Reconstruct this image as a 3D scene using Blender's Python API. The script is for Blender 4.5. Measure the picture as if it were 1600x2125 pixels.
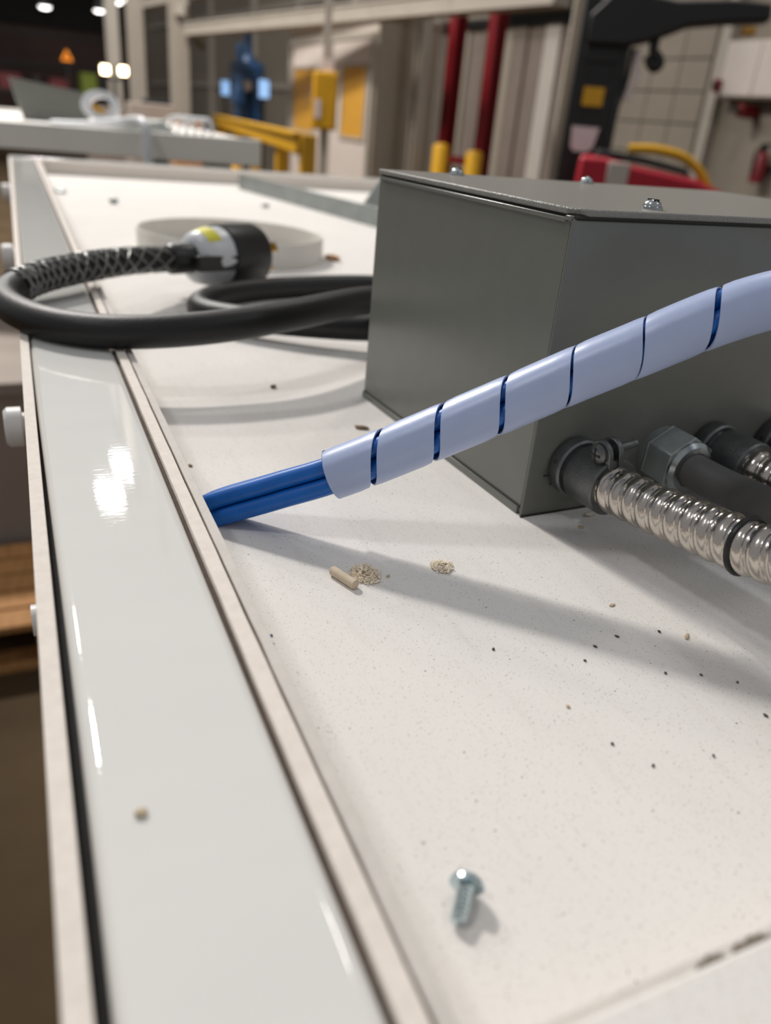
import bpy, bmesh, math, random
from mathutils import Vector, Matrix, noise
random.seed(7)
for o in list(bpy.data.objects): bpy.data.objects.remove(o)
sc = bpy.context.scene
COL = sc.collection
ZO = 1.25            # the board surface of the panel lies 1.25 m above the shop floor (z = 0)
PI = math.pi

# ------------------------------------------------------------------ camera
cam_d = bpy.data.cameras.new('camera'); cam = bpy.data.objects.new('camera', cam_d); COL.objects.link(cam)
R_ = Vector((0.9151, -0.3944, 0.0839)); U_ = Vector((0.1079, 0.4398, 0.8916)); F_ = Vector((0.3885, 0.8068, -0.4451))
m = Matrix((R_, U_, -F_)).transposed().to_4x4(); m.translation = Vector((0, 0, 0.1787 + ZO))
cam.matrix_world = m
cam_d.sensor_fit = 'VERTICAL'; cam_d.sensor_height = 36.0; cam_d.lens = 27.405
cam_d.clip_start = 0.01; cam_d.clip_end = 200
cam_d.dof.use_dof = True; cam_d.dof.focus_distance = 0.345; cam_d.dof.aperture_fstop = 6.9
sc.camera = cam

# ------------------------------------------------------------------ world + view
w = bpy.data.worlds.new('hall_ambient'); sc.world = w; w.use_nodes = True
bg = w.node_tree.nodes['Background']; bg.inputs[0].default_value = (0.975, 0.97, 0.98, 1); bg.inputs[1].default_value = 0.35
sc.view_settings.view_transform = 'Standard'; sc.view_settings.look = 'None'
sc.view_settings.gamma = 1.0; sc.view_settings.use_curve_mapping = False
sc.view_settings.exposure = -0.20

# high bay lamps of the hall, the last two unseen and added as fill: x, y, z above the board, watts, colour
LAMPS = [(-1.10, 7.05, 6.0, 860, (1.0, 0.955, 0.905)), (-2.60, 9.70, 6.0, 400, (1.0, 0.955, 0.905)), (0.9, 12.84, 6.0, 300, (1.0, 0.96, 0.9)), (1.6, 14.2, 6.0, 180, (0.9, 0.95, 1.0)),
         (3.55, 4.30, 6.0, 80, (1.0, 0.95, 0.9)), (-3.4, 0.5, 6.0, 70, (0.9, 0.94, 1.0)), (4.4, -2.5, 6.0, 40, (0.86, 0.92, 1.0))]  # last two: cool fill added out of view, beside and behind the camera

# ------------------------------------------------------------------ materials
def lin(c):
    return tuple(((v / 255) / 12.92 if v / 255 <= 0.04045 else ((v / 255 + 0.055) / 1.055) ** 2.4) for v in c) + (1.0,)
M = {}
def mat(name, col, rough=0.5, metal=0.0, var=0.06, scale=30.0, bump=0.0, bscale=None, coat=0.0, emit=None, estr=0.0, stretch=None, spec=None):
    """Principled with a noise-varied base colour (grain, wear) and optional fine relief."""
    mt = bpy.data.materials.new(name); mt.use_nodes = True
    nt = mt.node_tree; N = nt.nodes; L = nt.links; b = N['Principled BSDF']
    b.inputs['Roughness'].default_value = rough; b.inputs['Metallic'].default_value = metal
    if coat: b.inputs['Coat Weight'].default_value = coat; b.inputs['Coat Roughness'].default_value = 0.06
    if spec is not None: b.inputs['Specular IOR Level'].default_value = spec
    tc = N.new('ShaderNodeTexCoord'); src = tc.outputs['Object']
    if stretch:
        mp = N.new('ShaderNodeMapping'); mp.inputs['Scale'].default_value = stretch; L.new(src, mp.inputs[0]); src = mp.outputs[0]
    no = N.new('ShaderNodeTexNoise'); no.inputs['Scale'].default_value = scale; no.inputs['Detail'].default_value = 5; L.new(src, no.inputs['Vector'])
    cr = N.new('ShaderNodeValToRGB'); c = lin(col)
    cr.color_ramp.elements[0].position = 0.3; cr.color_ramp.elements[1].position = 0.7
    cr.color_ramp.elements[0].color = tuple(max(0, v * (1 - var)) for v in c[:3]) + (1,)
    cr.color_ramp.elements[1].color = tuple(min(1, v * (1 + var)) for v in c[:3]) + (1,)
    L.new(no.outputs[0], cr.inputs[0]); L.new(cr.outputs[0], b.inputs['Base Color'])
    if bump:
        n2 = N.new('ShaderNodeTexNoise'); n2.inputs['Scale'].default_value = bscale or scale * 8; n2.inputs['Detail'].default_value = 3; L.new(src, n2.inputs['Vector'])
        bp = N.new('ShaderNodeBump'); bp.inputs['Strength'].default_value = bump; bp.inputs['Distance'].default_value = 0.001
        L.new(n2.outputs[0], bp.inputs['Height']); L.new(bp.outputs[0], b.inputs['Normal'])
    if emit:
        b.inputs['Emission Color'].default_value = lin(emit); b.inputs['Emission Strength'].default_value = estr
    M[name] = mt
    return mt

def board_material():
    """White gypsum-like board: soft warm and cool blotches, tiny dark specks, faint scuffs."""
    mt = mat('white_board', (229, 225, 220), rough=0.85, var=0.025, scale=9, bump=0.12, bscale=500, spec=0.15)
    nt = mt.node_tree; N = nt.nodes; L = nt.links; b = N['Principled BSDF']
    base = b.inputs['Base Color'].links[0].from_socket
    tc = [n for n in N if n.type == 'TEX_COORD'][0]
    def specks(scale, thr, dark, seed, st=(1, 1, 1)):
        nonlocal base
        mp = N.new('ShaderNodeMapping'); mp.inputs['Location'].default_value = (seed, seed * 2.3, 0); mp.inputs['Scale'].default_value = st; L.new(tc.outputs['Object'], mp.inputs[0])
        vo = N.new('ShaderNodeTexVoronoi'); vo.inputs['Scale'].default_value = scale; vo.inputs['Randomness'].default_value = 1.0; L.new(mp.outputs[0], vo.inputs['Vector'])
        sx = N.new('ShaderNodeSeparateColor'); L.new(vo.outputs['Color'], sx.inputs[0])
        mul = N.new('ShaderNodeMath'); mul.operation = 'MULTIPLY'; mul.inputs[1].default_value = thr; L.new(sx.outputs[0], mul.inputs[0])
        pw = N.new('ShaderNodeMath'); pw.operation = 'MULTIPLY'; L.new(mul.outputs[0], pw.inputs[0]); L.new(sx.outputs[0], pw.inputs[1])
        lt = N.new('ShaderNodeMath'); lt.operation = 'LESS_THAN'; L.new(vo.outputs['Distance'], lt.inputs[0]); L.new(pw.outputs[0], lt.inputs[1])
        sc2 = N.new('ShaderNodeMath'); sc2.operation = 'MULTIPLY'; L.new(lt.outputs[0], sc2.inputs[0]); L.new(sx.outputs[1], sc2.inputs[1])
        mx = N.new('ShaderNodeMix'); mx.data_type = 'RGBA'; L.new(sc2.outputs[0], mx.inputs[0]); L.new(base, mx.inputs[6]); mx.inputs[7].default_value = lin(dark)
        base = mx.outputs[2]
    specks(320, 0.135, (112, 98, 86), 0.0)
    specks(760, 0.27, (140, 130, 120), 3.1, (1, 1.6, 1))
    specks(1300, 0.34, (160, 150, 142), 7.7, (1.3, 1, 1))
    # long faint scuffs
    mp = N.new('ShaderNodeMapping'); mp.inputs['Scale'].default_value = (60, 9, 1); mp.inputs['Rotation'].default_value = (0, 0, 0.5); L.new(tc.outputs['Object'], mp.inputs[0])
    n3 = N.new('ShaderNodeTexNoise'); n3.inputs['Scale'].default_value = 3; n3.inputs['Detail'].default_value = 6; L.new(mp.outputs[0], n3.inputs['Vector'])
    cr = N.new('ShaderNodeValToRGB'); cr.color_ramp.elements[0].position = 0.55; cr.color_ramp.elements[1].position = 0.8
    cr.color_ramp.elements[0].color = (0, 0, 0, 1); cr.color_ramp.elements[1].color = (0.25, 0.25, 0.25, 1)
    L.new(n3.outputs[0], cr.inputs[0])
    mx = N.new('ShaderNodeMix'); mx.data_type = 'RGBA'; L.new(cr.outputs[0], mx.inputs[0]); L.new(base, mx.inputs[6]); mx.inputs[7].default_value = lin((205, 196, 188))
    L.new(mx.outputs[2], b.inputs['Base Color'])
board_material()
mat('rail_paint', (222, 221, 217), rough=0.03, var=0.012, scale=14, bump=0.022, bscale=110, stretch=(1, 3.5, 1), spec=0.36)
mat('raw_board', (230, 221, 211), rough=0.8, var=0.05, scale=260, bump=0.35, bscale=1500)
mat('paper_edge', (206, 200, 193), rough=0.75, var=0.05, scale=120, bump=0.3, bscale=900)
mat('seam_brown', (78, 66, 56), rough=0.9, var=0.25, scale=300)  # mottled dark brown for the narrow joints between the strips
mat('dim_red', (96, 26, 32), rough=0.6, var=0.1)
mat('dim_green', (104, 116, 30), rough=0.6, var=0.1)
mat('roof_dark', (16, 14, 13), rough=0.9, var=0.2)
mat('gasket', (30, 28, 28), rough=0.85, var=0.25, scale=300, bump=0.5, bscale=1500)
mat('white_plastic', (226, 224, 222), rough=0.35, var=0.02)
mat('box_grey', (112, 114, 107), rough=0.25, var=0.025, scale=60, bump=0.06, bscale=420)
mat('lid_grey', (134, 133, 127), rough=0.3, var=0.1, scale=900, bump=0.55, bscale=900)
mat('seam_and_shade', (46, 44, 40), rough=0.7, var=0.1)  # near-black of the box seams, also of painted shade strips and plugs
mat('zinc', (176, 182, 184), rough=0.22, metal=1.0, var=0.08, scale=300)
mat('zinc_blue', (196, 212, 218), rough=0.2, metal=1.0, var=0.12, scale=500)
mat('die_cast', (112, 114, 114), rough=0.42, metal=0.85, var=0.12, scale=200, bump=0.25, bscale=900)
mat('hex_zinc', (152, 158, 156), rough=0.42, metal=0.45, var=0.08, scale=150, bump=0.2, bscale=900)
mat('flex_steel', (200, 193, 184), rough=0.2, metal=1.0, var=0.07, scale=220, bump=0.1, bscale=800)
mat('liquidtight', (92, 90, 88), rough=0.55, var=0.06, scale=120, bump=0.2, bscale=700)
mat('black_rubber', (15, 14, 14), rough=0.48, var=0.15, scale=90, bump=0.2, bscale=500)
mat('black_plastic', (30, 30, 31), rough=0.4, var=0.1)
mat('wire_grey', (128, 128, 126), rough=0.35, metal=0.6, var=0.08)
mat('plug_white', (206, 208, 212), rough=0.32, var=0.03)
mat('brass', (214, 160, 60), rough=0.25, metal=1.0, var=0.08)
mat('label_yellow', (208, 200, 40), rough=0.5, var=0.1, scale=200)
mat('cable_blue', (4, 98, 186), rough=0.38, var=0.07, scale=140)
mat('wrap_milky', (174, 188, 222), rough=0.34, var=0.03, scale=60, bump=0.05, bscale=400)  # lavender put into the base colour for blue cables showing through
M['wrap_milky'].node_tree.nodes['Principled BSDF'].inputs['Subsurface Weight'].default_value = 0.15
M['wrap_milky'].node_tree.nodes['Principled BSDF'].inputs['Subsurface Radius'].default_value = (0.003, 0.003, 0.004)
mat('galvanised', (150, 156, 154), rough=0.42, metal=0.55, var=0.1, scale=25)
mat('collar_white', (220, 216, 208), rough=0.45, var=0.03)
mat('wood_pin', (204, 188, 164), rough=0.7, var=0.08, scale=300)
mat('saw_dust', (240, 227, 206), rough=0.85, var=0.15, scale=700)
mat('chip_brown', (132, 112, 88), rough=0.8, var=0.2, scale=500)
mat('chip_tan', (196, 178, 150), rough=0.8, var=0.15, scale=500)
mat('chip_white', (214, 206, 192), rough=0.8, var=0.08, scale=500)
mat('crumb_dark', (74, 66, 60), rough=0.8, var=0.2, scale=500)
mat('crumb_blue', (52, 60, 120), rough=0.7, var=0.2, scale=500)
mat('grease', (116, 106, 94), rough=0.6, var=0.2, scale=400)
# hall
mat('concrete', (74, 60, 43), rough=0.8, var=0.2, scale=3, bump=0.1, bscale=60, spec=0.1)
mat('wall_taupe', (126, 117, 104), rough=0.7, var=0.05, scale=1.5)
mat('wall_dark', (62, 44, 39), rough=0.8, var=0.3, scale=0.6)
mat('column_paint', (162, 154, 143), rough=0.5, var=0.04, scale=4)
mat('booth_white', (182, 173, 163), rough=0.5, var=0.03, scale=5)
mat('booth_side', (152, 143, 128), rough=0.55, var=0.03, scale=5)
mat('door_paint', (194, 184, 176), rough=0.5, var=0.03, scale=6)
mat('amber_pane', (196, 146, 58), rough=0.3, var=0.1, scale=4)
mat('safety_yellow', (200, 150, 6), rough=0.45, var=0.06, scale=8)
mat('machine_blue', (28, 62, 98), rough=0.45, var=0.15, scale=8)
mat('post_red', (108, 4, 17), rough=0.45, var=0.08, scale=8)
mat('truck_black', (12, 11, 11), rough=0.5, var=0.15, scale=8)
mat('truck_red', (168, 8, 36), rough=0.4, var=0.05, scale=8)
mat('sticker_white', (214, 200, 200), rough=0.5, var=0.05)
mat('pallet_wood', (170, 122, 72), rough=0.75, var=0.2, scale=10, stretch=(8, 1, 8))
mat('carton_grey', (150, 138, 128), rough=0.7, var=0.06, scale=5)
mat('panel_brown', (122, 109, 99), rough=0.65, var=0.06, scale=3)
mat('vest_green', (120, 150, 30), rough=0.7, var=0.1)
mat('trouser_dark', (40, 38, 44), rough=0.8, var=0.1)
mat('skin', (170, 120, 95), rough=0.6, var=0.05)
mat('pale_edge', (222, 220, 212), rough=0.4, var=0.03, scale=6)
mat('lamp_metal', (90, 90, 92), rough=0.4, metal=0.5, var=0.05)
mat('lamp_glow', (255, 255, 255), emit=(255, 250, 245), estr=7)
mat('warm_glow', (255, 240, 220), emit=(255, 225, 180), estr=14)
mat('orange_glow', (255, 150, 30), emit=(255, 140, 20), estr=0.7)
mat('screen_glow', (150, 190, 240), emit=(130, 180, 240), estr=0.45)

# ------------------------------------------------------------------ mesh helpers
ORG = {}
class MB:
    def __init__(s): s.v = []; s.f = []
    def add(s, vs, fs):
        n = len(s.v); s.v += [Vector(v) for v in vs]; s.f += [tuple(i + n for i in f) for f in fs]; return s
    def box(s, x0, x1, y0, y1, z0, z1):
        return s.add([(x0,y0,z0),(x1,y0,z0),(x1,y1,z0),(x0,y1,z0),(x0,y0,z1),(x1,y0,z1),(x1,y1,z1),(x0,y1,z1)],
                     [(0,3,2,1),(4,5,6,7),(0,1,5,4),(1,2,6,5),(2,3,7,6),(3,0,4,7)])
    def rbox(s, c, size, rz=0.0, rx=0.0, ry=0.0):
        Mx = Matrix.Rotation(rz, 3, 'Z') @ Matrix.Rotation(ry, 3, 'Y') @ Matrix.Rotation(rx, 3, 'X'); c = Vector(c); n = len(s.v)
        s.box(-size[0]/2, size[0]/2, -size[1]/2, size[1]/2, -size[2]/2, size[2]/2)
        for i in range(n, len(s.v)): s.v[i] = Mx @ s.v[i] + c
        return s
    def xf(s, fn):
        s.v = [Vector(fn(v)) for v in s.v]; return s
    def frames(s, pts):
        pts = [Vector(p) for p in pts]; T = []
        for i in range(len(pts)):
            a = pts[max(0, i-1)]; b = pts[min(len(pts)-1, i+1)]; T.append((b-a).normalized())
        ref = Vector((0,0,1)) if abs(T[0].z) < 0.9 else Vector((0,1,0))
        N = (ref - T[0]*ref.dot(T[0])).normalized(); out = []
        for t in T:
            N = (N - t*N.dot(t)).normalized(); out.append((N.copy(), t.cross(N)))
        return pts, T, out
    def tube(s, pts, r, n=16, caps=True):
        """swept round section; r is a number or a function (u along in metres, angle) -> radius"""
        pts, T, fr = s.frames(pts); n0 = len(s.v); L = 0.0
        for i, p in enumerate(pts):
            if i: L += (p - pts[i-1]).length
            N, B = fr[i]
            for k in range(n):
                a = 2*PI*k/n; rr = r(L, a) if callable(r) else r
                s.v.append(p + (N*math.cos(a) + B*math.sin(a))*rr)
        for i in range(len(pts)-1):
            for k in range(n):
                a = n0+i*n+k; b = n0+i*n+(k+1) % n; s.f.append((a, b, b+n, a+n))
        if caps:
            s.f.append(tuple(n0+k for k in range(n))[::-1]); s.f.append(tuple(n0+(len(pts)-1)*n+k for k in range(n)))
        return s
    def lathe(s, o, axis, prof, n=32, up=None, closed=False):
        """profile [(along, radius)] turned about axis through o"""
        o = Vector(o); ax = Vector(axis).normalized(); ref = Vector(up) if up else (Vector((0,0,1)) if abs(ax.z) < 0.9 else Vector((1,0,0)))
        N = (ref-ax*ref.dot(ax)).normalized(); B = ax.cross(N); n0 = len(s.v); m_ = len(prof)
        for h, r in prof:
            for k in range(n):
                a = 2*PI*k/n; s.v.append(o+ax*h+(N*math.cos(a)+B*math.sin(a))*r)
        rng = range(m_) if closed else range(m_-1)
        for i in rng:
            j = (i+1) % m_
            for k in range(n):
                k2 = (k+1) % n; s.f.append((n0+i*n+k, n0+i*n+k2, n0+j*n+k2, n0+j*n+k))
        if not closed:
            if prof[0][1] > 1e-6: s.f.append(tuple(n0+k for k in range(n))[::-1])
            if prof[-1][1] > 1e-6: s.f.append(tuple(n0+(m_-1)*n+k for k in range(n)))
        return s
    def prism(s, poly, fn0, fn1):
        """polygon extruded between two placements (functions (a,b)->xyz)"""
        n = len(poly); s_ = len(s.v)
        s.v += [Vector(fn0(a, b)) for a, b in poly] + [Vector(fn1(a, b)) for a, b in poly]
        s.f.append(tuple(s_+i for i in range(n))[::-1]); s.f.append(tuple(s_+n+i for i in range(n)))
        for i in range(n):
            j = (i+1) % n; s.f.append((s_+i, s_+j, s_+n+j, s_+n+i))
        return s
    def build(s, name, material, parent=None, bevel=0.0, smooth=35, kind=None, segs=2):
        vs = [Vector((v.x, v.y, v.z+ZO)) for v in s.v]
        if parent is None:
            lo = [min(v[i] for v in vs) for i in range(3)]; hi = [max(v[i] for v in vs) for i in range(3)]
            org = Vector(((lo[0]+hi[0])/2, (lo[1]+hi[1])/2, lo[2]))
        else: org = ORG[parent.name]
        me = bpy.data.meshes.new(name); me.from_pydata([tuple(v-org) for v in vs], [], s.f); me.validate(); me.update()
        bm = bmesh.new(); bm.from_mesh(me); bmesh.ops.recalc_face_normals(bm, faces=bm.faces); bm.to_mesh(me); bm.free()
        o = bpy.data.objects.new(name, me); COL.objects.link(o); me.materials.append(M[material])
        if parent is None: o.location = org
        else: o.parent = parent
        ORG[o.name] = org
        if smooth:
            me.shade_smooth(); me.set_sharp_from_angle(angle=math.radians(smooth))
        if bevel:
            b = o.modifiers.new('bevel', 'BEVEL'); b.width = bevel; b.segments = segs; b.limit_method = 'ANGLE'; b.angle_limit = math.radians(40); b.harden_normals = False
        if kind: o['kind'] = kind
        return o
def tag(o, label, cat=None, group=None, kind=None):
    o['label'] = label
    if cat: o['category'] = cat
    if group: o['group'] = group
    if kind: o['kind'] = kind
    return o
def thing(name, loc, label, cat, group=None):
    o = bpy.data.objects.new(name, None); COL.objects.link(o); o.empty_display_size = 0.05
    o.location = (loc[0], loc[1], loc[2]+ZO); ORG[o.name] = Vector(o.location)
    return tag(o, label, cat, group)
def smooth_path(pts, step=0.006):
    """Catmull-Rom through the points, resampled evenly"""
    P = [Vector(p) for p in pts]; P = [P[0]*2-P[1]] + P + [P[-1]*2-P[-2]]; raw = []
    for i in range(1, len(P)-2):
        for k in range(24):
            t = k/24; a, b, c, d = P[i-1], P[i], P[i+1], P[i+2]
            raw.append(0.5*((2*b)+(c-a)*t+(2*a-5*b+4*c-d)*t*t+(3*b-a-3*c+d)*t*t*t))
    raw.append(P[-2]); out = [raw[0]]; acc = 0.0
    for i in range(1, len(raw)):
        seg = (raw[i]-raw[i-1]).length; pos = 0.0
        while acc + (seg-pos) >= step:
            pos += step-acc; out.append(raw[i-1].lerp(raw[i], pos/seg)); acc = 0.0
        acc += seg-pos
    if (out[-1]-raw[-1]).length > step*0.3: out.append(raw[-1])
    return out

# ================================================================== SETTING: the hall
FZ = -ZO
fl = MB().box(-14, 12, -6, 34, FZ-0.1, FZ).build('floor', 'concrete', smooth=0); fl['kind'] = 'structure'
fl['label'] = 'dark brown concrete shop floor below the panel'
o = MB().box(-14, 6.5, 31, 31.2, FZ, 9).build('wall_far', 'wall_dark', smooth=0); o['kind'] = 'structure'
for z in (0.85, 1.75, 2.6):
    MB().box(-13.8, 3.9, 30.96, 31.0, z, z+0.08).build('wall_rib', 'truck_black', o, smooth=0)
MB().box(-13.9, 4.0, 30.9, 30.99, 2.0, 8.9).build('roof_stand_in', 'roof_dark', o, smooth=0)  # near-black sheet on the wall standing in for the dark roof
# right wall runs almost along the panel
WA = Vector((7.9, 2.0)); WB = Vector((4.3, 31.0)); WD = (WB-WA).normalized(); WN = Vector((-WD.y, WD.x)); WR = math.atan2(WD.y, WD.x)
def wallbox(mb, s0, s1, off0, off1, z0, z1):
    """box on the right wall: s along it from WA, off out of it into the hall"""
    pts = [WA+WD*s0+WN*off0, WA+WD*s1+WN*off0, WA+WD*s1+WN*off1, WA+WD*s0+WN*off1]
    return mb.add([(p.x, p.y, z) for z in (z0, z1) for p in pts], [(0,3,2,1),(4,5,6,7),(0,1,5,4),(1,2,6,5),(2,3,7,6),(3,0,4,7)])
wr = wallbox(MB(), -1, 29, -0.2, 0, FZ, 9).build('wall_right', 'wall_taupe', smooth=0); wr['kind'] = 'structure'

# ================================================================== the white panel module
pan = thing('cleanroom_panel', (0.6, 1.1, -0.06), 'long white panel module with glossy side rail filling the foreground', 'panel')
PY0, PY1 = -0.30, 2.24
MB().box(0.0588, 1.28, 0.0, PY1-0.01, -0.012, 0.0).build('floor_board', 'white_board', pan, smooth=0)
# glossy folded metal rail with round edges
def rail_profile(y):
    t = min(1.0, max(0.0, (y-0.10)/0.42)); t = t*t*(3-2*t)
    x0, x1, z0, z1, r, n = -0.0004-0.0026*t, 0.0472, -0.06, 0.030, 0.0042, 7
    pl = []
    for cx, cz, a0 in ((x1-r, z1-r, 0), (x0+r, z1-r, PI/2)):
        for k in range(n+1):
            a = a0+PI/2*k/n; pl.append((cx+r*math.cos(a), cz+r*math.sin(a)))
    return [(x1, z0)] + pl + [(x0, z0)]
mb = MB(); ys = [PY0+(PY1-PY0)*k/60 for k in range(61)]; npf = len(rail_profile(0))
for y in ys: mb.v += [Vector((a, y, b)) for a, b in rail_profile(y)]
for i in range(60):
    for k in range(npf): mb.f.append((i*npf+k, i*npf+(k+1) % npf, (i+1)*npf+(k+1) % npf, (i+1)*npf+k))
mb.f += [tuple(range(npf)), tuple(60*npf+k for k in range(npf))[::-1]]
mb.build('side_rail', 'rail_paint', pan, smooth=30)
# outer board strip, bowing away from the rail towards the near end
def strip(name, material, xl, xr, z0, z1, bow=None, rough=0.0, y0=PY0, y1=PY1, n=150):
    mb = MB(); rows = []
    for i in range(n+1):
        y = y0+(y1-y0)*(i/n)**1.6; b = bow(y) if bow else 0
        j1 = noise.noise(Vector((y*38, z1*900, 1.0)))*rough + noise.noise(Vector((y*140, 5, 1.0)))*rough*0.5
        j2 = noise.noise(Vector((y*45, 3, 9.0)))*rough + noise.noise(Vector((y*150, 8, 4.0)))*rough*0.5
        rows.append([(xl+b+j1, y, z0), (xr+b+j2, y, z0), (xr+b+j2, y, z1), (xl+b+j1, y, z1)])
    vs = [v for r in rows for v in r]; fs = []
    for i in range(n):
        a = i*4
        for k in range(4): fs.append((a+k, a+(k+1) % 4, a+4+(k+1) % 4, a+4+k))
    fs += [(3, 2, 1, 0), (n*4, n*4+1, n*4+2, n*4+3)]
    mb.add(vs, fs); return mb.build(name, material, pan, smooth=0, bevel=0.0003)
strip('outer_strip', 'raw_board', -0.0087, -0.0034, -0.06, 0.0312)
strip('gasket', 'gasket', -0.0050, 0.0006, -0.055, 0.0235)
strip('inner_strip', 'raw_board', 0.0482, 0.0536, -0.03, 0.0312, None, 0.00026)
strip('paper_strip', 'paper_edge', 0.0549, 0.0587, -0.03, 0.0300, None, 0.00026)
strip('strip_joint', 'seam_brown', 0.0533, 0.0552, -0.03, 0.0286)
strip('rail_seam', 'seam_brown', 0.0468, 0.0485, -0.03, 0.0284)
# near cross board with a dirty joint, far rim, right rim
MB().box(0.0589, 1.28, -0.10, 0.0625, -0.012, 0.030).build('end_board', 'white_board', pan, bevel=0.0012)
MB().box(0.0589, 1.28, 0.0626, 0.0660, -0.002, 0.0265).build('end_joint', 'paper_edge', pan, bevel=0.0004)
for (x, ln, dz) in ((0.1165, 0.0075, 0), (0.1245, 0.0035, 0), (0.1290, 0.0090, 0), (0.1410, 0.012, 0)):
    mb = MB(); n = 9
    for k in range(n):
        t = k/(n-1); px = x+ln*(t-0.5); rr = 0.0011*math.sin(PI*(0.08+0.84*t))*(0.8+0.4*random.random())
        mb.rbox((px, 0.0640+random.uniform(-.0004, .0004), 0.0268), (ln/n*1.5, rr*1.5, rr*0.5), random.uniform(-.4, .4))
    mb.build('dirt_smear', 'grease', pan, smooth=0)
MB().box(-0.0086, 1.30, 2.225, PY1+0.012, -0.06, 0.034).build('far_rim', 'rail_paint', pan, bevel=0.003)
MB().box(0.0589, 1.28, 2.205, 2.226, -0.002, 0.030).build('far_lip', 'raw_board', pan, bevel=0.0008)
MB().box(1.262, 1.30, -0.10, PY1, -0.06, 0.012).build('right_rim', 'rail_paint', pan, bevel=0.003)
MB().box(-0.002, 1.28, -0.1, PY1, -0.06, -0.0125).build('under_tray', 'galvanised', pan, smooth=0)
for (y, z, r, ln) in ((0.486, 0.002, 0.0120, 0.013), (1.07, 0.0, 0.016, 0.016), (1.79, 0.0, 0.016, 0.018), (0.272, 0.004, 0.006, 0.003)):
    MB().lathe((-0.0086, y, z-0.004), (-1, 0, 0), [(-0.002, r*0.7), (0.003, r*0.7), (0.0035, r), (ln-0.002, r), (ln, r-0.002), (ln, r*0.55), (ln-0.004, r*0.5)], 24).build('side_cap', 'white_plastic', pan)
for x in (0.14, 1.14):
    for y in (0.12, 2.05):
        MB().box(x-0.03, x+0.03, y-0.03, y+0.03, FZ, -0.058).build('support_leg', 'galvanised', pan, smooth=0)

# ================================================================== grey junction box
BX, BY, BA = 0.2236, 0.3014, -0.0491
dl = Vector((math.sin(BA), math.cos(BA), 0)); dp = Vector((math.cos(BA), -math.sin(BA), 0)); BO = Vector((BX, BY, 0)); UZ = Vector((0, 0, 1))
BW, BL, BH = 0.30, 0.200, 0.152
def bl(u, v, z): return BO+dp*u+dl*v+UZ*z
def lbox(mb, u0, u1, v0, v1, z0, z1):
    return mb.add([bl(u, v, z) for z in (z0, z1) for u, v in ((u0, v0), (u1, v0), (u1, v1), (u0, v1))],
                  [(0,3,2,1),(4,5,6,7),(0,1,5,4),(1,2,6,5),(2,3,7,6),(3,0,4,7)])
jb = thing('junction_box', tuple(bl(BW/2, BL/2, 0)), 'large grey painted steel junction box with screwed lid on the white board', 'junction box')
lbox(MB(), 0.0012, BW-0.0012, 0.0012, BL, 0.0008, BH-0.004).build('body', 'box_grey', jb, bevel=0.0006)
# front plate folds over the side: a thin proud lip along the near corner, notched at the top
fp = MB()
lbox(fp, 0.0, BW, 0.0, 0.0016, 0.0, BH-0.0045)
fp.build('front_plate', 'box_grey', jb, bevel=0.0007)
lbox(MB(), -0.0002, 0.0030, 0.0017, 0.0062, BH-0.0052, BH-0.0030).build('corner_tab', 'box_grey', jb, bevel=0.0005)
lbox(MB(), 0.0006, 0.0020, 0.0016, 0.0023, 0.006, BH-0.006).build('corner_seam', 'seam_and_shade', jb, smooth=0)
lbox(MB(), -0.0002, 0.0014, 0.0040, BL, 0.0, 0.0042).build('bottom_flange', 'box_grey', jb, bevel=0.0005)
lbox(MB(), 0.0006, 0.0016, 0.0030, BL-0.001, 0.0042, 0.0052).build('flange_seam', 'seam_and_shade', jb, smooth=0)
lbox(MB(), 0.0000, 0.0016, 0.0062, BL-0.004, BH-0.0062, BH-0.0040).build('top_flange', 'box_grey', jb, bevel=0.0006)
lbox(MB(), -0.0005, BW+0.001, -0.0010, 0.0, 0.0, 0.0006).build('base_shadow_strip', 'seam_and_shade', jb, smooth=0)  # dark strip drawn as the contact shadow along the box foot
lbox(MB(), 0.0018, BW, -0.0004, BL-0.001, BH-0.0040, BH-0.0028).build('lid_gap', 'seam_and_shade', jb, smooth=0)
# lid with the clipped near corner
lid = MB(); poly = [(0.0075, -0.0022), (BW+0.002, -0.0022), (BW+0.002, BL+0.001), (0.0002, BL+0.001), (0.0002, 0.0065)]
lid.prism(poly, lambda a, b: bl(a, b, BH-0.0028), lambda a, b: bl(a, b, BH+0.0002)).build('lid', 'lid_grey', jb, bevel=0.0008)
def lid_screw(u, v):
    s_ = bl(u, v, BH+0.0002)
    sh = MB().lathe(s_, (0, 0, 1), [(0, 0.0052), (0.0012, 0.0052), (0.0014, 0.0044), (0.0028, 0.0040), (0.0041, 0.0026), (0.0045, 0.0)], 20).build('lid_screw', 'zinc', jb)
    MB().rbox(s_+Vector((0, 0, 0.0041)), (0.0058, 0.0009, 0.0011), random.random()*3).rbox(s_+Vector((0, 0, 0.0041)), (0.0009, 0.0058, 0.0011), 0.4).build('cross_slot', 'seam_and_shade', sh, smooth=0)
lid_screw(0.0585, 0.0150); lid_screw(0.0500, BL-0.014); lid_screw(0.158, BL-0.014); lid_screw(0.27, 0.015)

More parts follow.
